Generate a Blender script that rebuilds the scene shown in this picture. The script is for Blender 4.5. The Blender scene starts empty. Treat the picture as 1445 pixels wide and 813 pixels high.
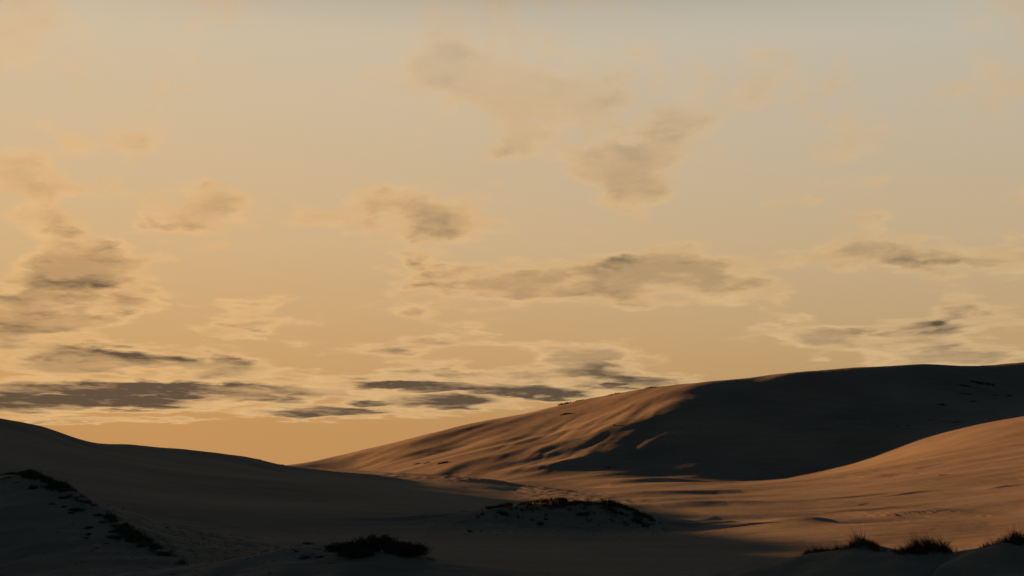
import bpy, bmesh, math, random
import numpy as np
from mathutils import Vector

random.seed(7)
rng = np.random.default_rng(7)
scene = bpy.context.scene
COL = scene.collection

# ------------------------------------------------------------------ camera
F = 1985.0            # focal length in photograph pixels (1445 wide)
CX, HY = 722.5, 664.0  # picture centre column, eye level row
SUN_AZ = math.radians(-62.0)   # left of the view direction (+Y)
SUN_EL = math.radians(6.5)
SKY_STRENGTH = .0155
EXPOSURE = 1.5

cam_d = bpy.data.cameras.new("camera")
cam_d.sensor_width = 36.0
cam_d.lens = 36.0 * F / 1445.0
cam_d.shift_y = (HY - 406.5) / 1445.0
cam_d.clip_start = 0.1
cam_d.clip_end = 60000
cam = bpy.data.objects.new("camera", cam_d)
cam.location = (0, 0, 0)
cam.rotation_euler = (math.radians(90), 0, 0)
COL.objects.link(cam)
scene.camera = cam

# ------------------------------------------------------------------ helpers
def tag(o, label=None, cat=None, group=None, kind=None):
    if label: o["label"] = label
    if cat: o["category"] = cat
    if group: o["group"] = group
    if kind: o["kind"] = kind
    return o

def mesh_from(name, V, faces_flat, sizes, mat, smooth=False, parent=None):
    me = bpy.data.meshes.new(name)
    V = np.asarray(V, dtype=np.float32)
    faces_flat = np.asarray(faces_flat, dtype=np.int32)
    sizes = np.asarray(sizes, dtype=np.int32)
    me.vertices.add(len(V)); me.vertices.foreach_set("co", V.ravel())
    me.loops.add(len(faces_flat)); me.loops.foreach_set("vertex_index", faces_flat)
    me.polygons.add(len(sizes))
    starts = np.concatenate([[0], np.cumsum(sizes)[:-1]]).astype(np.int32)
    me.polygons.foreach_set("loop_start", starts)
    me.polygons.foreach_set("loop_total", sizes)
    if smooth:
        me.polygons.foreach_set("use_smooth", np.ones(len(sizes), dtype=bool))
    me.update(calc_edges=True)
    me.validate()
    me.materials.append(mat)
    o = bpy.data.objects.new(name, me)
    COL.objects.link(o)
    if parent: o.parent = parent
    return o

_perm = rng.permutation(512)
_perm = np.concatenate([_perm, _perm, _perm])
_ga = rng.uniform(0, 2 * np.pi, 512)
_gx, _gy = np.cos(_ga), np.sin(_ga)
def perlin(x, y):
    xi = np.floor(x).astype(np.int64); yi = np.floor(y).astype(np.int64)
    xf = x - xi; yf = y - yi
    u = xf*xf*xf*(xf*(xf*6-15)+10); v = yf*yf*yf*(yf*(yf*6-15)+10)
    def g(ix, iy, dx, dy):
        h = _perm[(_perm[ix & 511] + iy) & 511]
        return _gx[h]*dx + _gy[h]*dy
    a = g(xi, yi, xf, yf); b = g(xi+1, yi, xf-1, yf)
    c = g(xi, yi+1, xf, yf-1); d = g(xi+1, yi+1, xf-1, yf-1)
    return (a + u*(b-a)) + v*((c + u*(d-c)) - (a + u*(b-a)))
def fbm(x, y, o=3, gain=.5):
    s = 0; a = 1
    for i in range(o):
        s = s + a*perlin(x*2**i + 17.3*i, y*2**i + 5.1*i); a *= gain
    return s
def sstep(a, b, x):
    t = np.clip((x-a)/(b-a), 0, 1)
    return t*t*(3-2*t)

# ------------------------------------------------------------------ terrain
# control points (column, row, distance) read as places in the dune field
CP = []
def P(px, py, Y): CP.append((px, Y, (HY-py)/F*Y))
def Z(px, z, Y): CP.append((px, Y, z))
# the dune we stand on and the floor in front of it
for px in (-2500, -1200, 0, 722, 1445, 2600, 4000):
    Z(px, -1.75, 8); Z(px, -2.6, 20)
for px in (0, 722, 1445, 2400): Z(px, -5.6, 45)
for px in (300, 722, 1100, 1445, 2000): Z(px, -6.9, 75); Z(px, -7.0, 105)
for px in (420, 722, 900, 1150): Z(px, -7.0, 135)
for px in (1000, 1200): Z(px, -6.9, 165)
for px in (650, 800, 950): Z(px, -6.7, 185)
for px in (720, 850, 1000): Z(px, -6.0, 240)
for px in (760, 880, 1000): Z(px, -5.3, 310)
for px in (740, 840, 940): P(px, 688, 362)
# big dune : foot
P(860, 680, 398); P(780, 680, 402); P(700, 681, 405); P(950, 680, 396); P(620, 682, 405)
P(860, 667, 442); P(790, 669, 444); P(720, 672, 446); P(650, 672, 454); P(560, 668, 475); P(480, 666, 500)
# big dune : sunlit flank above, steeper shoulder below
P(500, 655, 515); P(560, 652, 500); P(600, 652, 488); P(640, 655, 470)
P(640, 630, 512); P(700, 645, 473); P(700, 620, 506); P(760, 634, 478); P(780, 608, 508)
P(820, 618, 483); P(850, 594, 508); P(885, 597, 487); P(915, 575, 506); P(955, 570, 497)
P(720, 660, 458); P(790, 652, 462); P(860, 645, 465)
# big dune : hollow slip face in shade
P(930, 671, 441); P(930, 655, 455); P(930, 625, 472); P(965, 600, 488)
P(985, 658, 449); P(985, 632, 468); P(1040, 681, 428); P(1030, 655, 454); P(1000, 600, 478); P(1000, 568, 504)
P(1100, 657, 452); P(1100, 620, 470); P(1100, 580, 500)
P(1200, 640, 457); P(1200, 600, 480); P(1200, 560, 516)
P(1320, 590, 497); P(1320, 555, 532)
P(1445, 565, 528); P(1445, 540, 560); P(1650, 530, 570)
# big dune : crest, then behind it
CREST = [(400,659,512),(430,655.5,518),(500,640,527),(560,624,534),(600,613,538),(650,601,542),(700,591,545),
         (750,580,547),(800,568,548),(860,556,547),(905,547,540),(960,541,530),(1010,536,532),
         (1100,527,545),(1200,519,558),(1300,514,574),(1445,511,595),(1650,505,600),(1950,500,560),(2400,500,480)]
for px, py, Y in CREST:
    P(px, py, Y)
    zc = (HY-py)/F*Y
    Z(px, zc*.75-3, Y+45); Z(px, zc*.25-6, Y+130); Z(px, -8, Y+300)
# bowl and lit right slope
P(1100, 708, 250); P(1100, 690, 322); P(1100, 674, 436)
P(1180, 735, 165); P(1180, 705, 235); P(1180, 682, 318); P(1180, 657, 443)
P(1300, 735, 155); P(1300, 705, 212); P(1300, 675, 290); P(1300, 645, 386); P(1300, 622, 449)
P(1445, 745, 138); P(1445, 715, 186); P(1445, 680, 258); P(1445, 640, 345); P(1445, 590, 452)
P(1650, 735, 120); P(1650, 680, 200); P(1650, 610, 360); P(1650, 550, 520)
P(2000, 720, 110); P(2000, 620, 220); P(2000, 540, 440)
P(2600, 700, 110); P(2600, 560, 250)
# left dune : crest, front apron, back
LC = [(-2000,340,130),(-1500,360,138),(-1150,385,152),(-800,470,186),(-600,525,220),(-350,548,255),(-180,566,280),(-60,581,298),(0,590,305),(60,601,312),(110,619,322),(180,627,338),
      (250,633,352),(310,639,364),(350,644,372),(372,649,377),(395,656,385),(425,659,390),(500,663,380),(560,667,368),
      (620,671,352),(680,679,335),(740,689,318)]
for px, py, Y in LC:
    P(px, py, Y)
    zc = (HY-py)/F*Y
    Z(px, zc-.6-max(zc,0)*.08, Y+16); Z(px, zc-3-max(zc,0)*.4, Y+55)
    Z(px, zc-.9-max(zc,0)*.10, Y-18); Z(px, zc-2.0-max(zc,0)*.2, Y-42)
for px in (-1500,-900,-400,0,150,300,400): Z(px, -6, 480 if px>-500 else 360)
P(0, 650, 205); P(0, 690, 170); P(0, 740, 150)
P(110, 665, 215); P(250, 668, 240); P(250, 700, 195); P(250, 745, 150)
P(340, 672, 262); P(420, 678, 285); P(420, 710, 205); P(420, 750, 155)
P(520, 685, 270); P(520, 715, 195); P(620, 700, 235); P(620, 725, 180); P(700, 705, 250)
P(-300, 640, 190); P(-300, 740, 130); P(-700, 640, 150); P(-700, 760, 100); P(-1400, 760, 85)
for px in (-2500, 722, 4000): Z(px, -8, 1500)
for px in (-2500, 4000): Z(px, -2, 200)

CP = np.array(CP)
_un = np.stack([CP[:,0]/100, 19.85*np.log(CP[:,1])], 1)
def _tps(d2): return .5*d2*np.log(d2 + 1e-9)
_n = len(CP)
_K = _tps(((_un[:,None]-_un[None])**2).sum(-1)) + np.eye(_n)*0.02
_Pm = np.concatenate([np.ones((_n,1)), _un], 1)
_A = np.block([[_K, _Pm], [_Pm.T, np.zeros((3,3))]])
_w = np.linalg.solve(_A, np.concatenate([CP[:,2], np.zeros(3)]))
def base_h_uv(u, v):
    out = np.empty(u.shape)
    uf, vf, of = u.ravel(), v.ravel(), out.reshape(-1)
    for s in range(0, len(uf), 20000):
        a, b = uf[s:s+20000, None], vf[s:s+20000, None]
        d2 = (a-_un[None,:,0])**2 + (b-_un[None,:,1])**2
        of[s:s+20000] = _tps(d2) @ _w[:_n] + _w[_n] + _w[_n+1]*a[:,0] + _w[_n+2]*b[:,0]
    return out
# table over (tangent of bearing, log distance), looked up bilinearly
_U = np.linspace(-60, 60, 1201); _V = np.linspace(19.85*math.log(6), 19.85*math.log(1700), 521)
_T = base_h_uv(*np.meshgrid(_U, _V, indexing="ij"))
# the brink of the big dune is a rounded shoulder
def _blur(T, su, sv):
    for ax, sg in ((0, su), (1, sv)):
        k = np.arange(-int(3*sg)-1, int(3*sg)+2); g_ = np.exp(-k*k/(2*sg*sg)); g_ /= g_.sum()
        T = sum(w_*np.roll(T, int(q), ax) for q, w_ in zip(k, g_))
    return T
_UU, _VV = np.meshgrid(_U*100, np.exp(_V/19.85), indexing="ij")
_bm = sstep(640, 780, _UU)*sstep(1150, 1050, _UU)*sstep(425, 450, _VV)*sstep(560, 510, _VV)
_T = _T*(1-_bm) + _blur(_T, 3.5, 1.7)*_bm
def base_h(X, Y):
    Yc = np.maximum(Y, 6.0)
    # broad bearings are squeezed so the sides of the sheet stay inside the table
    u = (X/Yc*F + CX)/100
    u = np.clip(u, -59.9, 59.9)
    v = np.clip(19.85*np.log(Yc), _V[0], _V[-1]-1e-6)
    fu = (u-_U[0])/(_U[1]-_U[0]); fv = (v-_V[0])/(_V[1]-_V[0])
    i = np.clip(fu.astype(int), 1, len(_U)-3); j = np.clip(fv.astype(int), 1, len(_V)-3)
    a = np.clip(fu-i, -1, 2); b = np.clip(fv-j, -1, 2)
    def cub(t): return (-.5*t+t*t-.5*t**3, 1-2.5*t*t+1.5*t**3, .5*t+2*t*t-1.5*t**3, -.5*t*t+.5*t**3)
    wa, wb = cub(a), cub(b); r = 0
    for p in range(4):
        for q in range(4):
            r = r + wa[p]*wb[q]*_T[i+p-1, j+q-1]
    return r

def W(px, py, Y): return ((px-CX)/F*Y, Y, (HY-py)/F*Y)

# local ridges : polyline crest with its own front and back widths
RIDGES = []
def ridge(pts, wf, wb, power=1.6): RIDGES.append(([W(*p) for p in pts], wf, wb, power))
# left foreground ridge
ridge([(-420,655,150),(-150,668,142),(0,671,135),(45,667,130),(100,692,122),(150,725,115),(200,759,108),(240,786,102),(290,812,98)], 14, 9, 1.4)
# toe of the left apron reaching across the basin
ridge([(560,668,352),(620,671,345),(680,676,336),(740,687,326),(795,697,300),(845,706,272),(890,715.5,242),(925,727,212),(955,742,178)], 12, 10, 2)
# grassy mound in the middle
ridge([(672,722,166),(715,713,168),(780,707,169),(850,708,168),(890,721,166),(930,739,163),(955,748,162)], 5.5, 9, 1.7)
# right foreground hump
ridge([(1090,802,66),(1130,786,64),(1180,774,62),(1225,769,61),(1262,776,60),(1310,776,60),(1350,779,60),(1390,773,59),(1425,762,58),(1460,752,58),(1560,738,57),(1750,735,55)], 8, 6, 1.6)
# rough hump with the bushes
ridge([(340,790,90),(400,772,88),(440,768,86),(480,778,84),(530,777,83),(580,780,82),(620,793,81)], 8, 7, 1.6)

def height(X, Y, detail=True):
    X = np.asarray(X, float); Y = np.asarray(Y, float)
    h = base_h(X, Y)
    R = np.hypot(X, Y)
    px = X/np.maximum(Y, 6)*F + CX
    if detail:
        # wind-shaped undulation of the basin
        floor = sstep(90, 150, R)*sstep(560, 420, R)
        u2 = (X*.93 + Y*.37); v2 = (-X*.37 + Y*.93)
        wob = fbm(X/60+3.1, Y/60, 2)*6
        right = sstep(640, 900, px)
        h = h + floor*right*(.55*perlin(u2/75+9, (v2+wob)/24) + .26*perlin(u2/40+2, (v2+wob)/9.5+4))
        strip = sstep(620, 760, px)*sstep(1120, 980, px)*sstep(240, 300, Y)*sstep(440, 415, Y)
        h = h + strip*(.3*perlin(u2/80+1.9, (v2+.6*wob)/14+2.7))
        h = h + floor*(1-right)*(.35*perlin(u2/60+9, (v2+wob)/30))
        # fingers of sand on the big dune
        flank = sstep(395, 470, Y)*sstep(640, 560, Y)*sstep(360, 480, px)
        fl2 = sstep(1250, 1000, px)
        u3 = X*.86 + Y*.51; v3 = -X*.51 + Y*.86
        wob3 = fbm(X/45, Y/45+7, 2)*7
        rg = perlin(u3/70+1.5, (v3+wob3)/13+2.2)
        rg2 = perlin(u3/34+7.5, (v3+wob3)/6.2+1.2)
        h = h + flank*fl2*(.75*rg + .30*rg2)
        brink = sstep(655, 780, px)*sstep(990, 880, px)*sstep(440, 458, Y)*sstep(530, 500, Y)
        u4 = X*.60 + Y*.80; v4 = -X*.80 + Y*.60
        wob4 = fbm(X/20+2, Y/20, 2)*3.5
        h = h + brink*(.62*perlin(u4/46+3.3, (v4+wob4)/11+.4) + .42*perlin(u4/30+8, (v4+wob4)/5.0) + .12*perlin(u4/16+1, (v4+wob4)/2.4))
        h = h + .05*fbm(X/6, Y/6, 3)*sstep(40, 90, R)
        # broken crust : low scarps on the lit slope, and a line of footprints
        slope = sstep(150, 190, Y)*sstep(420, 330, Y)*sstep(1130, 1240, px)
        cr = fbm((X*.8+Y*.6)/16, (Y*.8-X*.6)/26+5, 3)
        patch = sstep(.12, .34, perlin(X/28+4.4, Y/60+1.1))
        h = h + slope*patch*(.13*sstep(-.04, .04, cr) + .10*sstep(.16, .22, cr))
        for A, amp, wf, wb in SWELLS:
            x0, x1 = A[:,0].min()-60, A[:,0].max()+60; y0, y1 = A[:,1].min()-70, A[:,1].max()+90
            mm = (X > x0) & (X < x1) & (Y > y0) & (Y < y1)
            if not mm.any(): continue
            xs, ys = X[mm], Y[mm]
            yc = np.interp(xs, A[:,0], A[:,1]) + 1.6*fbm(xs/22, ys*0+amp*7, 2)
            L = A[-1,0]-A[0,0]
            tp = sstep(A[0,0]-.12*L, A[0,0]+.5*L, xs)*sstep(A[-1,0]+.12*L, A[-1,0]-.5*L, xs)
            dd = ys-yc
            pr = np.where(dd < 0, np.exp(-(dd/wf)**2), np.exp(-(dd/wb)**2))
            h[mm] += amp*tp*pr
        if len(DENTS):
            for qx, qy in DENTS:
                mm = (np.abs(X-qx) < 2) & (np.abs(Y-qy) < 3)
                if mm.any():
                    d2 = ((X[mm]-qx)/.42)**2 + ((Y[mm]-qy)/.75)**2
                    h[mm] += .03*np.exp(-(np.sqrt(d2)-1.5)**2*3) - .05*np.exp(-d2)
    for pts, wf, wb, pw in RIDGES:
        A = np.array(pts)
        x0, x1 = A[:,0].min()-40, A[:,0].max()+40; y0, y1 = A[:,1].min()-40, A[:,1].max()+40
        m = (X > x0) & (X < x1) & (Y > y0) & (Y < y1)
        if not m.any(): continue
        xs, ys = X[m], Y[m]; hb = h[m]
        best = np.full(xs.shape, 1e9); zc = np.zeros(xs.shape); side = np.zeros(xs.shape); endf = np.ones(xs.shape)
        for k in range(len(A)-1):
            ax, ay, az = A[k]; dx, dy, dz = A[k+1]-A[k]
            t = ((xs-ax)*dx + (ys-ay)*dy)/(dx*dx+dy*dy)
            tc = np.clip(t, 0, 1)
            qx, qy = ax+tc*dx, ay+tc*dy
            d = np.hypot(xs-qx, ys-qy)
            better = d < best
            best = np.where(better, d, best)
            zc = np.where(better, az+tc*dz, zc)
            side = np.where(better, np.sign(ys-qy), side)
        nz = 1 + .35*fbm(xs/5+3, ys/5, 2)
        w_ = np.where(side > 0, wb, wf)*nz
        pr = np.exp(-(best/w_)**pw)
        top = zc + (.18*fbm(xs/2.2, ys/2.2, 2) if detail else 0)
        h[m] = hb + np.maximum(top-hb, 0)*pr
    return h

DENTS = []; SWELLS = []; SWELLS_NEW = []
def hit(px, py, y0=45, y1=640):
    """where the line of sight to a picture place meets the sand"""
    Ys = np.exp(np.linspace(math.log(y0), math.log(y1), 2600))
    X = (px-CX)/F*Ys
    d = height(X, Ys) - (HY-py)/F*Ys
    k = np.argmax(d > 0)
    if not (d > 0).any(): return None
    return float(X[k]), float(Ys[k])
for line, amp, wf, wb in (
    # long low swells of the basin floor
    (((795,683.5),(860,683),(940,680),(1060,676)), 1.1, 8.0, 20),
    (((760,698.5),(850,699),(930,698),(1040,693.5),(1180,684)), .8, 8.5, 32),
    (((780,706),(900,706),(1000,703),(1100,698)), .5, 4.5, 16),
    (((820,719),(930,717),(1020,713),(1130,708)), .95, 7.0, 22),
    (((910,732),(1010,731),(1090,729),(1170,724)), .3, 3.5, 14),
    (((960,748),(1090,745),(1200,742),(1330,738)), .26, 6.0, 16),
    # little scarps on the sunlit slope
    (((1110,708),(1200,702),(1290,694)), .20, 1.4, 9),
    (((1080,722),(1160,724),(1240,718),(1330,709)), .17, 1.3, 8),
    (((1215,704),(1270,699),(1330,691)), .22, 1.5, 8),
    (((1170,729),(1250,727),(1340,720)), .12, 1.0, 6),
    (((1240,668),(1290,662),(1325,655)), .26, 1.8, 8),
    (((1385,692),(1410,688),(1450,683)), .20, 1.2, 6),
    # ridges on the big dune
    (((690,669),(760,662),(820,650),(875,632)), .9, 3.0, 5),
    (((540,640),(600,623),(660,606),(740,586)), 1.0, 3.5, 7),
    (((470,657),(540,649),(610,637),(660,630)), .8, 3.5, 7)):
    _A = np.array([hit(*q, y0=185 if len(SWELLS_NEW) < 4 else 90) for q in line])
    SWELLS_NEW.append((_A[np.argsort(_A[:,0])], amp, wf, wb))
SWELLS = SWELLS_NEW
_rr = random.Random(3)
_trail = []
for px in np.arange(1178, 1352, 6.5):
    py = 728.5 - (px-1178)*.045 + _rr.uniform(-1, 1)
    q = hit(px, py)
    if q: _trail.append(q)
for px, py in ((1275,736),(1392,728),(1402,690),(1432,689)):
    q = hit(px, py)
    if q: _trail.append(q)
DENTS = _trail

OX, OY = 0.0, -40.0
fine = np.radians(np.arange(-22.5, 22.5, .048))
side_ang = np.radians(np.concatenate([np.arange(-86, -22.5, .5)]))
ang = np.concatenate([side_ang, fine, -side_ang[::-1]])
rad = np.concatenate([np.linspace(26, 90, 110)[:-1],
                      np.exp(np.arange(math.log(90), math.log(640), .0026)),
                      np.exp(np.linspace(math.log(642), math.log(1650), 90))])
AA, RR = np.meshgrid(ang, rad, indexing="ij")
GX = OX + RR*np.sin(AA); GY = OY + RR*np.cos(AA)
GZ = height(GX, GY)
# outside the photographed sector the sheet settles to the open sand plain
GZ[:, -1] = -14; 
edge = sstep(math.radians(86), math.radians(70), np.abs(AA))
GZ = GZ*edge + (-7.5)*(1-edge)
na, nr = GX.shape
idx = np.arange(na*nr).reshape(na, nr)
quads = np.stack([idx[:-1,:-1], idx[1:,:-1], idx[1:,1:], idx[:-1,1:]], -1).reshape(-1, 4)[:, ::-1]

# ------------------------------------------------------------------ materials
def new_mat(name):
    m = bpy.data.materials.new(name); m.use_nodes = True
    nt = m.node_tree; b = nt.nodes["Principled BSDF"]
    return m, nt, b
def link(nt, a, b): nt.links.new(a, b)
def math_node(nt, op, a, b=None, clamp=False):
    n = nt.nodes.new("ShaderNodeMath"); n.operation = op; n.use_clamp = clamp
    for i, v in enumerate((a, b)):
        if v is None: continue
        if isinstance(v, (int, float)): n.inputs[i].default_value = v
        else: nt.links.new(v, n.inputs[i])
    return n.outputs[0]

def sand_material():
    m, nt, b = new_mat("sand")
    tc = nt.nodes.new("ShaderNodeTexCoord")
    def noise(scale, vec, detail=4, rough=.55):
        n = nt.nodes.new("ShaderNodeTexNoise"); n.inputs["Scale"].default_value = scale
        n.inputs["Detail"].default_value = detail; n.inputs["Roughness"].default_value = rough
        link(nt, vec, n.inputs["Vector"]); return n.outputs["Fac"]
    def mapped(rot, sc):
        mp = nt.nodes.new("ShaderNodeMapping"); mp.inputs["Rotation"].default_value = (0, 0, rot)
        mp.inputs["Scale"].default_value = sc
        link(nt, tc.outputs["Object"], mp.inputs["Vector"]); return mp.outputs["Vector"]
    big = noise(.03, tc.outputs["Object"], 4)
    fine_ = noise(1.3, tc.outputs["Object"], 6, .65)
    streak = noise(1, mapped(math.radians(-25), (.05, .5, .5)), 5)
    mix = math_node(nt, "ADD", math_node(nt, "MULTIPLY", big, .5), math_node(nt, "ADD", math_node(nt, "MULTIPLY", streak, .35), math_node(nt, "MULTIPLY", fine_, .15)))
    r = nt.nodes.new("ShaderNodeValToRGB")
    r.color_ramp.elements[0].position = .36; r.color_ramp.elements[0].color = (.150, .118, .084, 1)
    r.color_ramp.elements[1].position = .64; r.color_ramp.elements[1].color = (.245, .192, .136, 1)
    link(nt, mix, r.inputs[0]); link(nt, r.outputs[0], b.inputs["Base Color"])
    b.inputs["Roughness"].default_value = .95
    b.inputs["Specular IOR Level"].default_value = .1
    # relief: broken crust, streaks, grains
    crust = noise(1, mapped(math.radians(-22), (.12, .55, .5)), 6, .6)
    lines = noise(1, mapped(math.radians(-12), (.045, .9, .5)), 5, .6)
    h = math_node(nt, "ADD", math_node(nt, "MULTIPLY", crust, .30), math_node(nt, "ADD", math_node(nt, "MULTIPLY", lines, .36), math_node(nt, "MULTIPLY", fine_, .12)))
    bp = nt.nodes.new("ShaderNodeBump"); bp.inputs["Strength"].default_value = .6; bp.inputs["Distance"].default_value = .5
    link(nt, h, bp.inputs["Height"]); link(nt, bp.outputs[0], b.inputs["Normal"])
    return m
SAND = sand_material()

def plant_mat(name, c0, c1, scale=.8):
    m, nt, b = new_mat(name)
    tc = nt.nodes.new("ShaderNodeTexCoord"); n = nt.nodes.new("ShaderNodeTexNoise")
    n.inputs["Scale"].default_value = scale; link(nt, tc.outputs["Object"], n.inputs["Vector"])
    r = nt.nodes.new("ShaderNodeValToRGB")
    r.color_ramp.elements[0].position = .35; r.color_ramp.elements[0].color = (*c0, 1)
    r.color_ramp.elements[1].position = .65; r.color_ramp.elements[1].color = (*c1, 1)
    link(nt, n.outputs["Fac"], r.inputs[0]); link(nt, r.outputs[0], b.inputs["Base Color"])
    b.inputs["Roughness"].default_value = .8; b.inputs["Specular IOR Level"].default_value = .15
    return m
GREEN = plant_mat("marram_blades", (.035, .045, .018), (.06, .06, .025), 2)
DRY = plant_mat("dry_blades", (.09, .06, .028), (.14, .095, .045), 2)
LEAF = plant_mat("bush_leaves", (.02, .028, .012), (.045, .05, .02), 1.5)
BARK = plant_mat("bark", (.05, .035, .022), (.08, .06, .04), 3)

dunes = mesh_from("sand_dunes", np.stack([GX, GY, GZ], -1).reshape(-1, 3), quads.ravel(), np.full(len(quads), 4), SAND, True)
tag(dunes, kind="structure")
# open sand plain to the horizon
g = np.concatenate([-np.geomspace(30000, 100, 24), [0], np.geomspace(100, 30000, 24)])
PX_, PY_ = np.meshgrid(g, g, indexing="ij")
pz = -9.5 + 0*PX_
ii = np.arange(len(g)**2).reshape(len(g), -1)
pq = np.stack([ii[:-1,:-1], ii[1:,:-1], ii[1:,1:], ii[:-1,1:]], -1).reshape(-1, 4)
plain = mesh_from("ground", np.stack([PX_, PY_, pz], -1).reshape(-1, 3), pq.ravel(), np.full(len(pq), 4), SAND, True)
tag(plain, kind="structure")

# ------------------------------------------------------------------ plants
def blade_arrays(base, h, az, lean, w, curl=.5):
    """many grass blades: two quads and a tip each; arrays of n"""
    n = len(h)
    d = np.stack([np.cos(az), np.sin(az), np.zeros(n)], -1)
    sdir = np.stack([-np.sin(az), np.cos(az), np.zeros(n)], -1)
    # turn the flat side at random
    ra = rng.uniform(0, np.pi, n)
    sdir = np.stack([np.cos(ra), np.sin(ra), np.zeros(n)], -1)
    rows = []
    for t in (0, .38, .74, 1.0):
        c = base + d*(lean*h*(t**(1+curl)))[:, None]
        c[:, 2] += h*t*(1-.28*lean*t)
        ww = w*(1-.55*t)*.5
        if t < 1:
            rows += [c - sdir*ww[:, None], c + sdir*ww[:, None]]
        else:
            rows += [c]
    V = np.stack(rows, 1)                      # n x 7 x 3
    o = (np.arange(n)*7)[:, None]
    F4 = np.concatenate([o+np.array([[0,1,3,2]]), o+np.array([[2,3,5,4]])], 1).reshape(-1, 4)
    F3 = o+np.array([[4,5,6]])
    return V.reshape(-1, 3), F4, F3

def blades_mesh(name, base, h, az, lean, w, mat, parent=None, origin=None, root=False):
    V, F4, F3 = blade_arrays(base, h, az, lean, w)
    if origin is not None: V = V - np.array(origin)
    if root:
        # one buried runner joins the stalks of a plant
        bb = V.reshape(-1, 7, 3)[:, 0]
        k = np.argsort(bb[:, 0])[::max(1, len(bb)//10)]; c = bb[k]
        lo_, hi_ = bb.min(0), bb.max(0)
        c = np.concatenate([[[lo_[0], c[0,1], c[0,2]]], c, [[hi_[0], c[-1,1], c[-1,2]]]])
        c[:, 2] -= .05
        i0 = len(V); V = np.concatenate([V, np.stack([c, c+np.array([0, .02, 0])], 1).reshape(-1, 3)])
        q = i0 + 2*np.arange(len(c)-1)[:, None] + np.array([[0, 2, 3, 1]])
        F4 = np.concatenate([F4, q])
    flat = np.concatenate([F4.ravel(), F3.ravel()])
    sizes = np.concatenate([np.full(len(F4), 4), np.full(len(F3), 3)])
    return mesh_from(name, V, flat, sizes, mat, False, parent)

WIND = math.radians(172)      # tips bend to the left
def tuft_data(x, y, rx, ry, n, h0, h1, w, bulge=1.0):
    """blades standing on the sand around (x, y); taller in the middle"""
    r = rng.uniform(0, 1, n)**.62; a = rng.uniform(0, 2*np.pi, n)
    bx = x + rx*r*np.cos(a); by = y + ry*r*np.sin(a)
    hm = np.ones(n)
    if n >= 250 and h1 > .28:
        nb = max(5, int(rx*7)); pick = rng.integers(0, nb, n)
        cr, ca = np.sqrt(rng.uniform(0, 1, nb)), rng.uniform(0, 2*np.pi, nb)
        tight = rng.uniform(0, 1, n) < .8
        sp = rng.uniform(.07, .17, nb)
        gx = x + rx*.85*(cr*np.cos(ca))[pick] + rng.normal(0, 1, n)*sp[pick]
        gy = y + ry*.85*(cr*np.sin(ca))[pick] + rng.normal(0, 1, n)*sp[pick]
        bx = np.where(tight, gx, bx); by = np.where(tight, gy, by)
        hm = np.where(tight, rng.uniform(.55, 1.35, nb)[pick], .55)
        r = np.clip(np.hypot((bx-x)/rx, (by-y)/ry), 0, 1)
    # a few knots so the outline is uneven
    kn = perlin(bx*1.7/max(rx, .3)+11.1, by*1.7/max(ry, .3)+3.3)
    h = (h0 + (h1-h0)*rng.uniform(0, 1, n)**1.3)*(1-.55*r**2*bulge)*np.clip(1+.9*kn, .45, 1.6)*hm
    z = height(bx, by) - .03
    out = np.arctan2(by-y, bx-x)
    az = np.where(rng.uniform(0, 1, n) < .75, WIND + rng.normal(0, .55, n), out + rng.normal(0, .5, n))
    lean = np.clip(rng.normal(.5, .24, n), .03, 1.05)
    return np.stack([bx, by, z], -1), h, az, lean, w*rng.uniform(.7, 1.3, n)

def grass_tuft(x, y, rx, ry, n, h0, h1, w, label, group=None, name="grass_tuft", cat="grass tuft", dry=.18, cushion=0.0):
    z = float(height(np.array([x]), np.array([y]))[0])
    root = bpy.data.objects.new(name, None); root.location = (x, y, z); root.empty_display_size = .3; COL.objects.link(root)
    tag(root, label, cat, group)
    b, h, az, le, ww = tuft_data(x, y, rx, ry, n, h0, h1, w)
    blades_mesh("blades", b, h, az, le, ww, GREEN, root, (x, y, z), True)
    if dry > .25:
        b, h, az, le, ww = tuft_data(x, y, rx*1.7, ry*1.5, max(60, int(n*.10)), h0*.7, h1*.8, w)
        blades_mesh("stray_blades", b, h, az, le*1.3, ww, DRY, root, (x, y, z), True)
    if dry > 0:
        b, h, az, le, ww = tuft_data(x, y, rx*.9, ry*.9, max(4, int(n*dry)), h0*1.1, h1*1.25, w*.7)
        blades_mesh("dry_stalks", b, h, az, le, ww, DRY, root, (x, y, z), True)
    return root

def single_tuft(x, y, rx, ry, n, h0, h1, w, label, group=None, name="grass_tuft", cat="grass tuft"):
    z = float(height(np.array([x]), np.array([y]))[0])
    b, h, az, le, ww = tuft_data(x, y, rx, ry, n, h0, h1, w)
    o = blades_mesh(name, b, h, az, le, ww, GREEN, None, (x, y, z), True); o.location = (x, y, z)
    return tag(o, label, cat, group)

def scatter_blades(name, pts, h, w, label, kind="stuff", mat=GREEN):
    pts = np.asarray(pts); n = len(pts)
    z = height(pts[:,0], pts[:,1]) - .03
    az = np.where(rng.uniform(0, 1, n) < .6, WIND + rng.normal(0, .5, n), rng.uniform(0, 2*np.pi, n))
    o = blades_mesh(name, np.stack([pts[:,0], pts[:,1], z], -1), h, az, np.clip(rng.normal(.35, .2, n), .03, .9), w*rng.uniform(.7, 1.3, n), mat)
    return tag(o, label, kind=kind)

def along(pts, n):
    A = np.array([W(*p) for p in pts]); L = np.r_[0, np.cumsum(np.hypot(*np.diff(A[:,:2], axis=0).T))]
    t = rng.uniform(0, L[-1], n)
    return np.interp(t, L, A[:,0]), np.interp(t, L, A[:,1]), t/L[-1]

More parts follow.
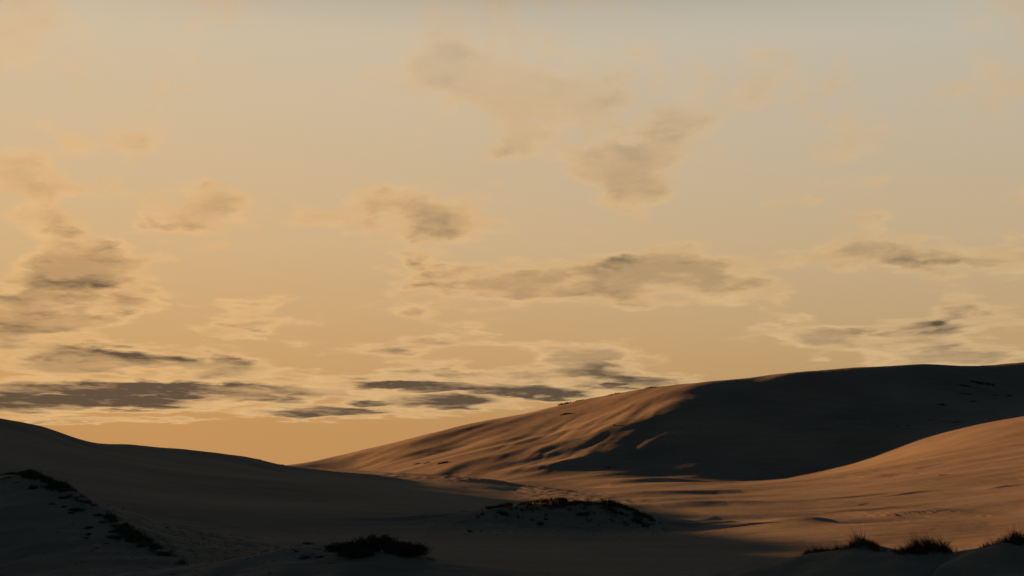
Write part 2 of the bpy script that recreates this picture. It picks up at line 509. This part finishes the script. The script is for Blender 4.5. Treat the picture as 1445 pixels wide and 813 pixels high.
# grass thicket on the crest and brow of the mound
mc = [(672,722,166),(715,713,168),(780,707,169),(850,708,168),(890,721,166),(930,739,163),(955,748,162)]
x, y, t = along(mc, 30000)
env = np.interp(t, [0, .06, .2, .34, .42, .5, .57, .66, .82, .9, 1], [.12, .45, .7, .8, .9, .5, .4, .8, .75, .35, .08])
dep = np.abs(rng.normal(0, 1, len(x)))
y2 = y + np.where(rng.uniform(0,1,len(x)) < .7, -dep*1.5*(.3+env), dep*.9)
x2 = x + rng.normal(0, .5, len(x))
keep = (perlin(x2/2.1+5, y2/1.6+9) + .6*perlin(x2/.8, y2/.7) > .50-.80*env + .12*dep) & (rng.uniform(0,1,len(x)) < .35+.65*env)
pts = np.stack([x2, y2], -1)[keep]
scatter_blades("marram_grass", pts, rng.uniform(.2, .72, len(pts))*(.45+.55*env[keep])*np.clip(1+.7*perlin(pts[:,0]/1.3, pts[:,1]/1.3), .5, 1.5), np.full(len(pts), .05),
               "dark marram grass thicket covering the brow of the low sand mound")
# sparse grass on the front face of the mound
x, y, t = along(mc[:-1], 12000)
y2 = y - rng.uniform(1.5, 7.5, len(x)); x2 = x + rng.normal(0, .5, len(x))
keep = perlin(x2/1.6+31, y2/1.1+2) + .7*perlin(x2/.7+3, y2/.6) > .27 + .045*(y-y2)
pts = np.stack([x2, y2], -1)[keep]
scatter_blades("sparse_grass", pts, rng.uniform(.15, .62, len(pts)), np.full(len(pts), .055), "thin scattered grass on the shaded front face of the mound")
# grass fringe along the left foreground ridge
lr = [(-60,670,137),(0,671,135),(45,667,130),(100,692,122),(150,725,115),(200,759,108),(240,786,102),(262,800,100)]
x, y, t = along(lr, 30000)
env = np.interp(t, [0, .12, .2, .27, .33, .42, .47, .55, .7, .78, .84, .92, 1], [.1, .25, .3, .95, .55, .9, .45, .3, .38, .85, .55, .3, .2])
x2 = x + rng.normal(0, .35, len(x)) - np.abs(rng.normal(0, .4, len(x)))*env; y2 = y + rng.normal(0, .3, len(x)) - np.abs(rng.normal(0, .5, len(x)))*env
keep = (perlin(x2/1.5+5, y2/1.5+9) > .35-.85*env) & (rng.uniform(0,1,len(x)) < .12+.88*env)
pts = np.stack([x2, y2], -1)[keep]
scatter_blades("ridge_grass", pts, rng.uniform(.12, .55, len(pts))*(.35+.65*env[keep])*np.clip(1+1.2*perlin(pts[:,0]/.9+40, pts[:,1]/.9), .4, 1.9), np.full(len(pts), .05), "dark grass fringe running down the crest of the left foreground ridge")

# dead stalks and crumbs of plant litter lying on the shaded sand
def litter(n, cx, cy, sx_, sy_):
    return np.stack([rng.normal(cx, sx_, n), rng.normal(cy, sy_, n)], -1)
lit_pts = np.concatenate([litter(260, -28, 116, 6, 9), litter(160, -21, 106, 4, 6), litter(170, -13, 88, 4, 4), litter(240, 6, 160, 9, 5)])
n_ = len(lit_pts); z_ = height(lit_pts[:,0], lit_pts[:,1])
az_ = rng.uniform(0, 2*np.pi, n_); L_ = rng.uniform(.05, .2, n_); w_l = lit_pts[:,1]*.00022
d_ = np.stack([np.cos(az_), np.sin(az_)], -1)*L_[:, None]; p_ = np.stack([-np.sin(az_), np.cos(az_)], -1)*w_l[:, None]
quad = []
for sa, sb, up in ((-1, -1, .012), (1, -1, .02), (1, 1, .05), (-1, 1, .05)):
    xy = lit_pts + sa*d_ + sb*p_
    quad.append(np.concatenate([xy, (height(xy[:,0], xy[:,1]) + up)[:, None]], 1))
o_ = mesh_from("plant_litter", np.stack(quad, 1).reshape(-1, 3), np.arange(n_*4), np.full(n_, 4), BARK)
tag(o_, "dark crumbs of dead plant litter strewn over the shaded sand", kind="stuff")

def at(px, py, **k):
    q = None
    while q is None and py < 813:
        q = hit(px, py, **k); py += .7
    return q

# tall clumps on the right foreground hump
FG = "marram clumps on the right foreground hump"
def clump(px, Y, wpx, n, h0, h1, label, ry=1.1):
    x = (px-CX)/F*Y
    return grass_tuft(x, Y, wpx/F*Y/2, ry, n, h0, h1, .02, label, FG, "marram_clump", "grass clump", .3)
clump(1155, 63.0, 58, 900, .15, .5, "low dark grass clump trailing down the left end of the right foreground hump")
clump(1186, 61.8, 34, 420, .12, .42, "short sparse grass clump left of the tall pointed clump on the right hump")
clump(1217, 61.0, 40, 900, .22, .66, "tall pointed grass clump on the left rise of the right foreground hump")
clump(1236, 60.2, 26, 330, .15, .4, "small grass clump hugging the right foot of the tall pointed clump")
clump(1292, 59.6, 40, 900, .25, .8, "tall wind-bent grass clump in the middle of the right foreground hump")
clump(1322, 59.6, 44, 1000, .3, .72, "dense rounded grass clump directly right of the wind-bent clump")
clump(1271, 58.9, 26, 260, .1, .3, "thin low grass clump on bare sand between the two tall clumps")
clump(1436, 57.8, 46, 700, .25, .6, "grass clump at the right picture edge on the highest part of the hump")
clump(1400, 57.9, 18, 60, .2, .4, "wispy grass clump with few blades beside the right-edge clump")

# bushes in the bottom middle
def bush(px, Y, wpx, hgt, label):
    x = (px-CX)/F*Y; rx = wpx/F*Y/2; ry = rx*.8
    z = float(height(np.array([x]), np.array([Y]))[0])
    root = bpy.data.objects.new("bush", None); root.location = (x, Y, z); COL.objects.link(root)
    tag(root, label, "bush", "dark bushes at the bottom middle")
    # twigs
    nb = 46; V = []; Fq = []; tips = []
    for k in range(nb):
        a = rng.uniform(0, 2*np.pi); rr = math.sqrt(rng.uniform(0, 1)); e = math.sqrt(max(0, 1-rr*rr*.8))
        tip = np.array([rr*rx*math.cos(a), rr*ry*math.sin(a), hgt*e*rng.uniform(.75, 1.08)])
        mid = tip*np.array([.45, .45, .55]) + rng.normal(0, .06, 3)
        b0 = tip*np.array([.12, .12, 0]) + np.array([0, 0, -.05])
        last = None
        for c, rad_ in ((b0, .02), (mid, .012), (tip, .004)):
            ring = [c + rad_*np.array([math.cos(q), math.sin(q), 0]) for q in (0, 2.094, 4.189)]
            i0 = len(V); V += ring
            if last is not None:
                for j in range(3): Fq.append([last+j, last+(j+1) % 3, i0+(j+1) % 3, i0+j])
            last = i0
        tips.append((mid, tip))
    mesh_from("branches", V, np.array(Fq).ravel(), np.full(len(Fq), 4), BARK, False, root)
    # leaves along the upper twigs
    nl = 7200; pk = rng.integers(0, nb, nl); tt = rng.uniform(-.1, 1.06, nl)
    mids = np.array([m for m, _ in tips])[pk]; tp = np.array([q for _, q in tips])[pk]
    c = mids + (tp-mids)*tt[:, None] + rng.normal(0, .11, (nl, 3))*np.array([1, 1, .7])
    low = rng.uniform(0, 1, nl) < .25
    c[low, 2] *= rng.uniform(.1, .9, low.sum())
    c[:, 2] = np.maximum(c[:, 2], .02)
    u = rng.normal(0, 1, (nl, 3)); u[:, 2] = np.abs(u[:, 2])+.3; u /= np.linalg.norm(u, axis=1)[:, None]
    v = np.cross(u, rng.normal(0, 1, (nl, 3))); v /= np.linalg.norm(v, axis=1)[:, None]
    L = rng.uniform(.05, .11, nl)[:, None]; Wd = L*.32
    Vl = np.stack([c, c+u*L*.5+v*Wd, c+u*L, c+u*L*.5-v*Wd], 1).reshape(-1, 3)
    mesh_from("leaves", Vl, np.arange(nl*4), np.full(nl, 4), LEAF, False, root)
    # thin shoots rising above the crown
    ns = 60; a = rng.uniform(0, 2*np.pi, ns); rr = np.sqrt(rng.uniform(0, 1, ns))*.95
    bs = np.stack([rr*rx*np.cos(a), rr*ry*np.sin(a), hgt*np.sqrt(1-rr**2*.85)*.8], -1)
    blades_mesh("shoots", bs, rng.uniform(.15, .4, ns), rng.uniform(0, 6.28, ns), rng.uniform(.05, .4, ns), np.full(ns, .014), GREEN, root, None, True)
bush(487, 82.5, 66, .52, "low wide dark bush at the left of the bottom-middle thicket")
bush(530, 83.0, 74, .86, "tallest dark bush in the centre of the bottom-middle thicket")
bush(556, 81.6, 46, .56, "low dark bush filling the gap between the tallest and the rounded bush")
bush(503, 80.9, 52, .42, "low spreading dark bush in front of the tallest one")
bush(577, 81.0, 64, .74, "rounded dark bush at the right end of the bottom-middle thicket")

# small tufts around the bushes
BG = "small tufts left of the bushes"
def small(px, py, wpx, n, h, label, group, name="grass_tuft", cat="grass tuft", ryf=.5, wid=None):
    x, y = at(px, py)
    rx = wpx/F*y/2
    return single_tuft(x, y, rx, max(rx*ryf, .15), n, h*.35, h, wid or max(.02, y*.00028), label, group, name, cat)
for px, py, wp, n, h, lb in (
    (435,768,18,170,.42,"grass tuft with a spiky left tip, upper left of the bushes"),
    (466,773,20,150,.28,"flat grass tuft lying just up the slope from the low wide bush"),
    (418,779,9,50,.25,"tiny leaning grass tuft, leftmost of those near the bushes"),
    (433,788,28,260,.35,"broad dark grass tuft at the lower left of the bushes"),
    (452,787,16,120,.3,"narrow grass tuft wedged between the broad tuft and the low wide bush"),
    (608,790,14,60,.3,"thin grass tuft at the right foot of the rounded bush"),
    (385,757,14,30,.14,"faint low grass tuft on shaded sand above left of the bushes")):
    small(px, py, wp, n, h, lb, BG)
MG = "small tufts around the mound"
for px, py, wp, n, h, lb in (
    (664,751,7,55,.75,"upright pair of grass stalks standing alone in front of the mound's left end"),
    (680,751,3,14,.6,"single thin grass stalk just right of the lone pair before the mound"),
    (763,741,10,120,.75,"dark bushy tuft at the foot of the mound, lowest of its tufts"),
    (771,734,6,60,.6,"narrow upright tuft just above the bushy tuft on the mound"),
    (712,727,14,200,.7,"thick dark tuft below the left brow of the mound"),
    (731,731,5,40,.5,"slim tuft right of the thick tuft on the mound's left face"),
    (654,722,9,40,.25,"flat dark tuft lying off the left tip of the mound"),
    (820,728,16,140,.55,"loose wide tuft in the middle of the mound's face"),
    (864,736,7,70,.55,"lone tuft low on the right face of the mound"),
    (882,738,6,40,.5,"smaller tuft right of the lone one on the mound's right face"),
    (838,755,4,12,.2,"tiny speck of grass on flat sand in front of the mound")):
    small(px, py, wp, n, h, lb, MG)

# low scrub patches
def patch(px, py, wpx, hgt, n, label, group, ryf=.35):
    x, y = at(px, py)
    rx = wpx/F*y/2
    return single_tuft(x, y, rx, max(rx*ryf, .3), n, hgt*.4, hgt, max(.03, y*.00038), label, group, "scrub_patch", "scrub")
LG = "scrub patches on the left foreground ridge"
for px, py, wp, h, n, lb in (
    (46,690,15,.35,170,"dark scrub patch below the grassy peak of the left ridge"),
    (92,703,16,.22,130,"scrub patch directly under the second grass knot of the left ridge"),
    (107,721,26,.25,260,"largest dark scrub patch on the left ridge face"),
    (101,725,9,.18,60,"small scrub patch touching the lower left of the largest one"),
    (91,716,7,.18,45,"round scrub patch up left of the largest one on the ridge"),
    (145,737,11,.15,60,"thin scrub patch halfway down the left ridge near its crest"),
    (126,746,11,.2,70,"forked scrub patch standing alone on the open ridge face"),
    (125,755,8,.18,45,"oval scrub patch under the forked one"),
    (122,760,6,.15,25,"smallest scrub patch, under the oval one"),
    (162,760,16,.28,160,"long scrub patch low on the left ridge face"),
    (182,764,14,.25,130,"scrub patch right of the long one, nearest the ridge crest"),
    (160,751,12,.15,60,"broken scrub patch above the long one"),
    (22,682,10,.12,30,"faint scrub patch near the left picture edge"),
    (55,676,20,.35,260,"dark scrub mat hugging the slope just right of the ridge peak"),
    (74,712,9,.16,40,"little scrub dot on bare sand left of the largest patch"),
    (140,728,13,.2,90,"scrub streak close under the middle of the ridge crest"),
    (172,752,15,.22,110,"scrub streak tucked under the lower grass knot of the ridge"),
    (200,771,14,.2,90,"scrub streak near the lower right end of the ridge"),
    (150,768,8,.14,30,"lone scrub crumb low on the open ridge face"),
    (10,675,16,.14,50,"thin strip of scrub at the left picture edge on the ridge top")):
    patch(px, py, wp*1.25, h*1.5, int(n*2.2), lb, LG)
TG = "scrub patches high on the shaded slip face"
for px, py, wp, h, n, lb in (
    (1388,542,46,1.1,420,"longest dark scrub strip under the big dune's crest, at upper right"),
    (1362,545,18,.7,150,"short scrub strip left end of the longest one"),
    (1362,556,22,.5,140,"thin scrub strip below the longest one"),
    (1329,572,15,.9,130,"thick scrub patch in the middle of the shaded slip face"),
    (1374,567,13,.6,90,"slanting scrub patch right of the thick one"),
    (1404,558,11,.6,70,"scrub patch, left one of two side by side below the crest"),
    (1424,559,11,.7,80,"scrub patch, right one of two side by side below the crest"),
    (1292,582,9,.4,40,"small scrub patch up left of the beaded scrub line"),
    (1314,592,10,.4,50,"small scrub patch at the left start of the beaded scrub line"),
    (1333,595,18,.4,80,"beaded scrub line on the shaded slip face"),
    (1350,596,18,.6,120,"thick right end of the beaded scrub line"),
    (1266,602,7,.4,40,"leftmost of two scrub dots on the lower slip face"),
    (1281,601,8,.4,40,"right one of two scrub dots on the lower slip face"),
    (1231,597,8,.3,30,"faint scrub dot far left on the slip face")):
    patch(px, py, wp, h, n, lb, TG, .25)
CG = "scrub on the sunlit dune"
for px, py, wp, h, n, lb in (
    (797,569,22,1.0,260,"dark scrub strip on the skyline crest of the big dune"),
    (816,566,16,.6,110,"lower scrub strip on the skyline just right of the dark one"),
    (866,557,24,.7,170,"long thin scrub strip on the skyline crest"),
    (918,547,20,.6,130,"highest scrub strip on the skyline crest"),
    (797,585,14,.8,140,"dark scrub patch just below the skyline crest"),
    (588,655,10,.5,60,"small scrub patch at the left of three on the lower sunlit flank"),
    (602,654,12,.6,90,"middle one of three scrub patches on the lower sunlit flank"),
    (625,654,18,.9,180,"biggest of three scrub patches on the lower sunlit flank"),
    (867,601,4,.8,30,"lone dark speck of scrub on the sunlit flank near the brink"),
    (859,661,4,1.0,40,"round scrub speck at the foot of the slip face"),
    (1330,671,16,.35,90,"low scrub patch casting a thin shadow on the lit slope"),
    (1292,669,9,.25,40,"small scrub patch left of the shadowed one on the lit slope"),
    (366,648,7,.3,40,"tiny scrub on the sharp lip of the left dune's skyline"),
    (214,631,9,.22,40,"faint scrub on the left dune's skyline near its middle"),
    (400,656,12,.35,60,"tiny scrub on the low saddle where sky meets sand")):
    patch(px, py, wp, h, n, lb, CG, .3)

# ------------------------------------------------------------------ light
sd = Vector((math.sin(SUN_AZ)*math.cos(SUN_EL), math.cos(SUN_AZ)*math.cos(SUN_EL), math.sin(SUN_EL)))
sun_d = bpy.data.lights.new("sun", "SUN"); sun_d.energy = 4.7; sun_d.angle = math.radians(.55); sun_d.color = (1, .48, .185)
sun = bpy.data.objects.new("sun", sun_d); COL.objects.link(sun)
sun.rotation_euler = sd.to_track_quat("Z", "Y").to_euler(); sun.location = sd*300

world = bpy.data.worlds.new("World"); scene.world = world; world.use_nodes = True
wt = world.node_tree
bg = wt.nodes["Background"]
wout = [n for n in wt.nodes if n.type == "OUTPUT_WORLD"][0]
skt = wt.nodes.new("ShaderNodeTexSky"); skt.sky_type = "NISHITA"; skt.sun_disc = False
skt.sun_elevation = SUN_EL; skt.sun_rotation = SUN_AZ; skt.dust_density = .6; skt.air_density = 1.0; skt.ozone_density = 2.0
link(wt, skt.outputs[0], bg.inputs[0]); bg.inputs[1].default_value = SKY_STRENGTH
M = lambda op, a, b=None, clamp=False: math_node(wt, op, a, b, clamp)
wtc = wt.nodes.new("ShaderNodeTexCoord")
sx = wt.nodes.new("ShaderNodeSeparateXYZ"); link(wt, wtc.outputs["Generated"], sx.inputs[0])
dx_, dy_, dz_ = sx.outputs
el = M("MAXIMUM", dz_, 0.0)
az = M("ARCTAN2", dx_, dy_)
def ramp(fac, stops, interp="LINEAR"):
    r = wt.nodes.new("ShaderNodeValToRGB"); r.color_ramp.interpolation = interp
    e = r.color_ramp.elements
    while len(e) < len(stops): e.new(.5)
    for k, (p, c) in enumerate(stops):
        e[k].position = p; e[k].color = (*c, 1) if len(c) == 3 else c
    link(wt, fac, r.inputs[0]); return r.outputs[0]
def smooth(x, a, b):
    n = wt.nodes.new("ShaderNodeMapRange"); n.interpolation_type = "SMOOTHSTEP"
    n.inputs[1].default_value = a; n.inputs[2].default_value = b
    n.inputs[3].default_value = 0; n.inputs[4].default_value = 1
    link(wt, x, n.inputs[0]); return n.outputs[0]
def comb(x, y, z):
    n = wt.nodes.new("ShaderNodeCombineXYZ")
    for i, v in enumerate((x, y, z)):
        if isinstance(v, (int, float)): n.inputs[i].default_value = v
        else: link(wt, v, n.inputs[i])
    return n.outputs[0]
def wnoise(vec, scale, detail=5, rough=.55, dist=0):
    n = wt.nodes.new("ShaderNodeTexNoise"); n.inputs["Scale"].default_value = scale
    n.inputs["Detail"].default_value = detail; n.inputs["Roughness"].default_value = rough
    n.inputs["Distortion"].default_value = dist
    link(wt, vec, n.inputs["Vector"]); return n.outputs["Fac"]
def mixc(fac, a, b):
    n = wt.nodes.new("ShaderNodeMix"); n.data_type = "RGBA"; n.clamp_factor = True
    if isinstance(fac, (int, float)): n.inputs[0].default_value = fac
    else: link(wt, fac, n.inputs[0])
    for i, v in ((6, a), (7, b)):
        if isinstance(v, tuple): n.inputs[i].default_value = (*v, 1)
        else: link(wt, v, n.inputs[i])
    return n.outputs[2]
# clear evening glow by elevation
glow = ramp(M("MULTIPLY", el, 2.0), [(0, (.252, .134, .049)), (.07, (.258, .142, .055)), (.16, (.28, .172, .076)), (.32, (.30, .212, .118)), (.62, (.285, .25, .19)), (1, (.19, .185, .17))])
# cloud density : long low banks placed by bearing and elevation, broken up by noise
elc = M("ADD", el, .014)
lnel = M("MULTIPLY", M("LOGARITHM", elc, 2.718), 4.4)
def cl_coord(da, de): return comb(M("ADD", M("MULTIPLY", az, 9.0), da), M("ADD", lnel, de), 3.7)
stretch = cl_coord(0, 0)
n1 = wnoise(stretch, 1.15, 8, .55, .15)
n0 = wnoise(stretch, .42, 3, .5, 0)
n1s = wnoise(cl_coord(-.09, -.05), 1.25, 4, .55, .15)
n2 = wnoise(stretch, 4.0, 6, .56, .1)
n2s = wnoise(cl_coord(-.03, -.03), 4.0, 4, .56, .1)
azw = M("ADD", az, M("MULTIPLY", M("SUBTRACT", n1, .5), .05))
elw = M("ADD", M("DIVIDE", dz_, M("SQRT", M("ADD", M("MULTIPLY", dx_, dx_), M("MULTIPLY", dy_, dy_)))), M("MULTIPLY", M("SUBTRACT", n2, .5), .014))
CLOUDS = [(25,549,55,8,.9),(95,568,135,8,1.1),(20,580,60,6,.5),(250,551,150,10,1.15),(350,556,45,8,.9),(150,543,80,6,.5),
          (455,582,68,6,1.0),(412,566,26,7,.6),(540,570,30,5,.8),(470,556,70,6,.45),(598,545,75,6,1.1),(632,567,62,8,.95),
          (725,551,55,8,1.0),(790,557,50,8,.6),(560,585,60,4,.3),(100,593,90,3.5,.32),(240,591,50,3,.3),(700,574,40,4,.3),(860,545,50,5,.7)]
bank = None
for px, py, sx_, sy_, amp in CLOUDS:
    a0 = math.atan2(px-CX, F); e0 = (HY-py)/math.hypot(F, px-CX)
    ka, ke = F/(sx_*1.25), F/(sy_*1.2)
    da = M("MULTIPLY", M("SUBTRACT", azw, a0), ka); de = M("MULTIPLY", M("SUBTRACT", elw, e0), ke)
    q = M("ADD", M("MULTIPLY", da, da), M("MULTIPLY", de, de))
    f = M("MULTIPLY", M("POWER", 2.718, M("MULTIPLY", q, -1.0)), amp*1.7)
    bank = f if bank is None else M("MAXIMUM", bank, f)
upper = M("MULTIPLY", smooth(el, .035, .07), M("SUBTRACT", 1.0, M("MULTIPLY", smooth(el, .10, .28), .45)))
free = M("MULTIPLY", upper, M("MULTIPLY", smooth(M("ADD", M("MULTIPLY", n1, .62), M("MULTIPLY", n0, .42)), .46, .66), 1.0))
dens = M("MULTIPLY", M("MAXIMUM", bank, free), M("ADD", .15, M("MULTIPLY", n2, 1.7)))
# the side turned to the low sun glows, thick middles stay grey
lit = M("ADD", .5, M("ADD", M("MULTIPLY", M("SUBTRACT", n1, n1s), 3.4), M("MULTIPLY", M("SUBTRACT", n2, n2s), 1.2)), True)
thick = smooth(dens, .22, 1.0)
shade_ = M("MULTIPLY", thick, M("SUBTRACT", 1.35, M("MULTIPLY", lit, .9)), True)
bright = mixc(n2, (.29, .172, .076), (.43, .285, .138))
ccol = mixc(shade_, bright, (.058, .039, .025))
ccol = mixc(M("MULTIPLY", smooth(el, .08, .30), .6), ccol, glow)
cfac = smooth(dens, .05, .45)
glow = mixc(cfac, glow, ccol)
# warmer and brighter towards the sun on the left, cooler to the right
side = smooth(az, -.38, .38)
tint = mixc(side, (1.10, 1.04, .96), (.90, .96, 1.04))
mulc = wt.nodes.new("ShaderNodeMix"); mulc.data_type = "RGBA"; mulc.blend_type = "MULTIPLY"; mulc.inputs[0].default_value = 1
link(wt, glow, mulc.inputs[6]); link(wt, tint, mulc.inputs[7]); glow = mulc.outputs[2]
GAZ = math.radians(-10)
sdot = M("ADD", M("MULTIPLY", dx_, math.sin(GAZ)), M("MULTIPLY", dy_, math.cos(GAZ)))
gm = M("MULTIPLY", smooth(sdot, .55, .85), M("SUBTRACT", 1.0, smooth(el, .285, .40)))
bg2 = wt.nodes.new("ShaderNodeBackground"); link(wt, glow, bg2.inputs[0]); bg2.inputs[1].default_value = 2/2**EXPOSURE
mxs = wt.nodes.new("ShaderNodeMixShader")
link(wt, gm, mxs.inputs[0]); link(wt, bg.outputs[0], mxs.inputs[1]); link(wt, bg2.outputs[0], mxs.inputs[2])
link(wt, mxs.outputs[0], wout.inputs["Surface"])

vs = scene.view_settings
vs.view_transform = "Standard"; vs.look = "None"; vs.gamma = 1; vs.use_curve_mapping = False
vs.exposure = EXPOSURE
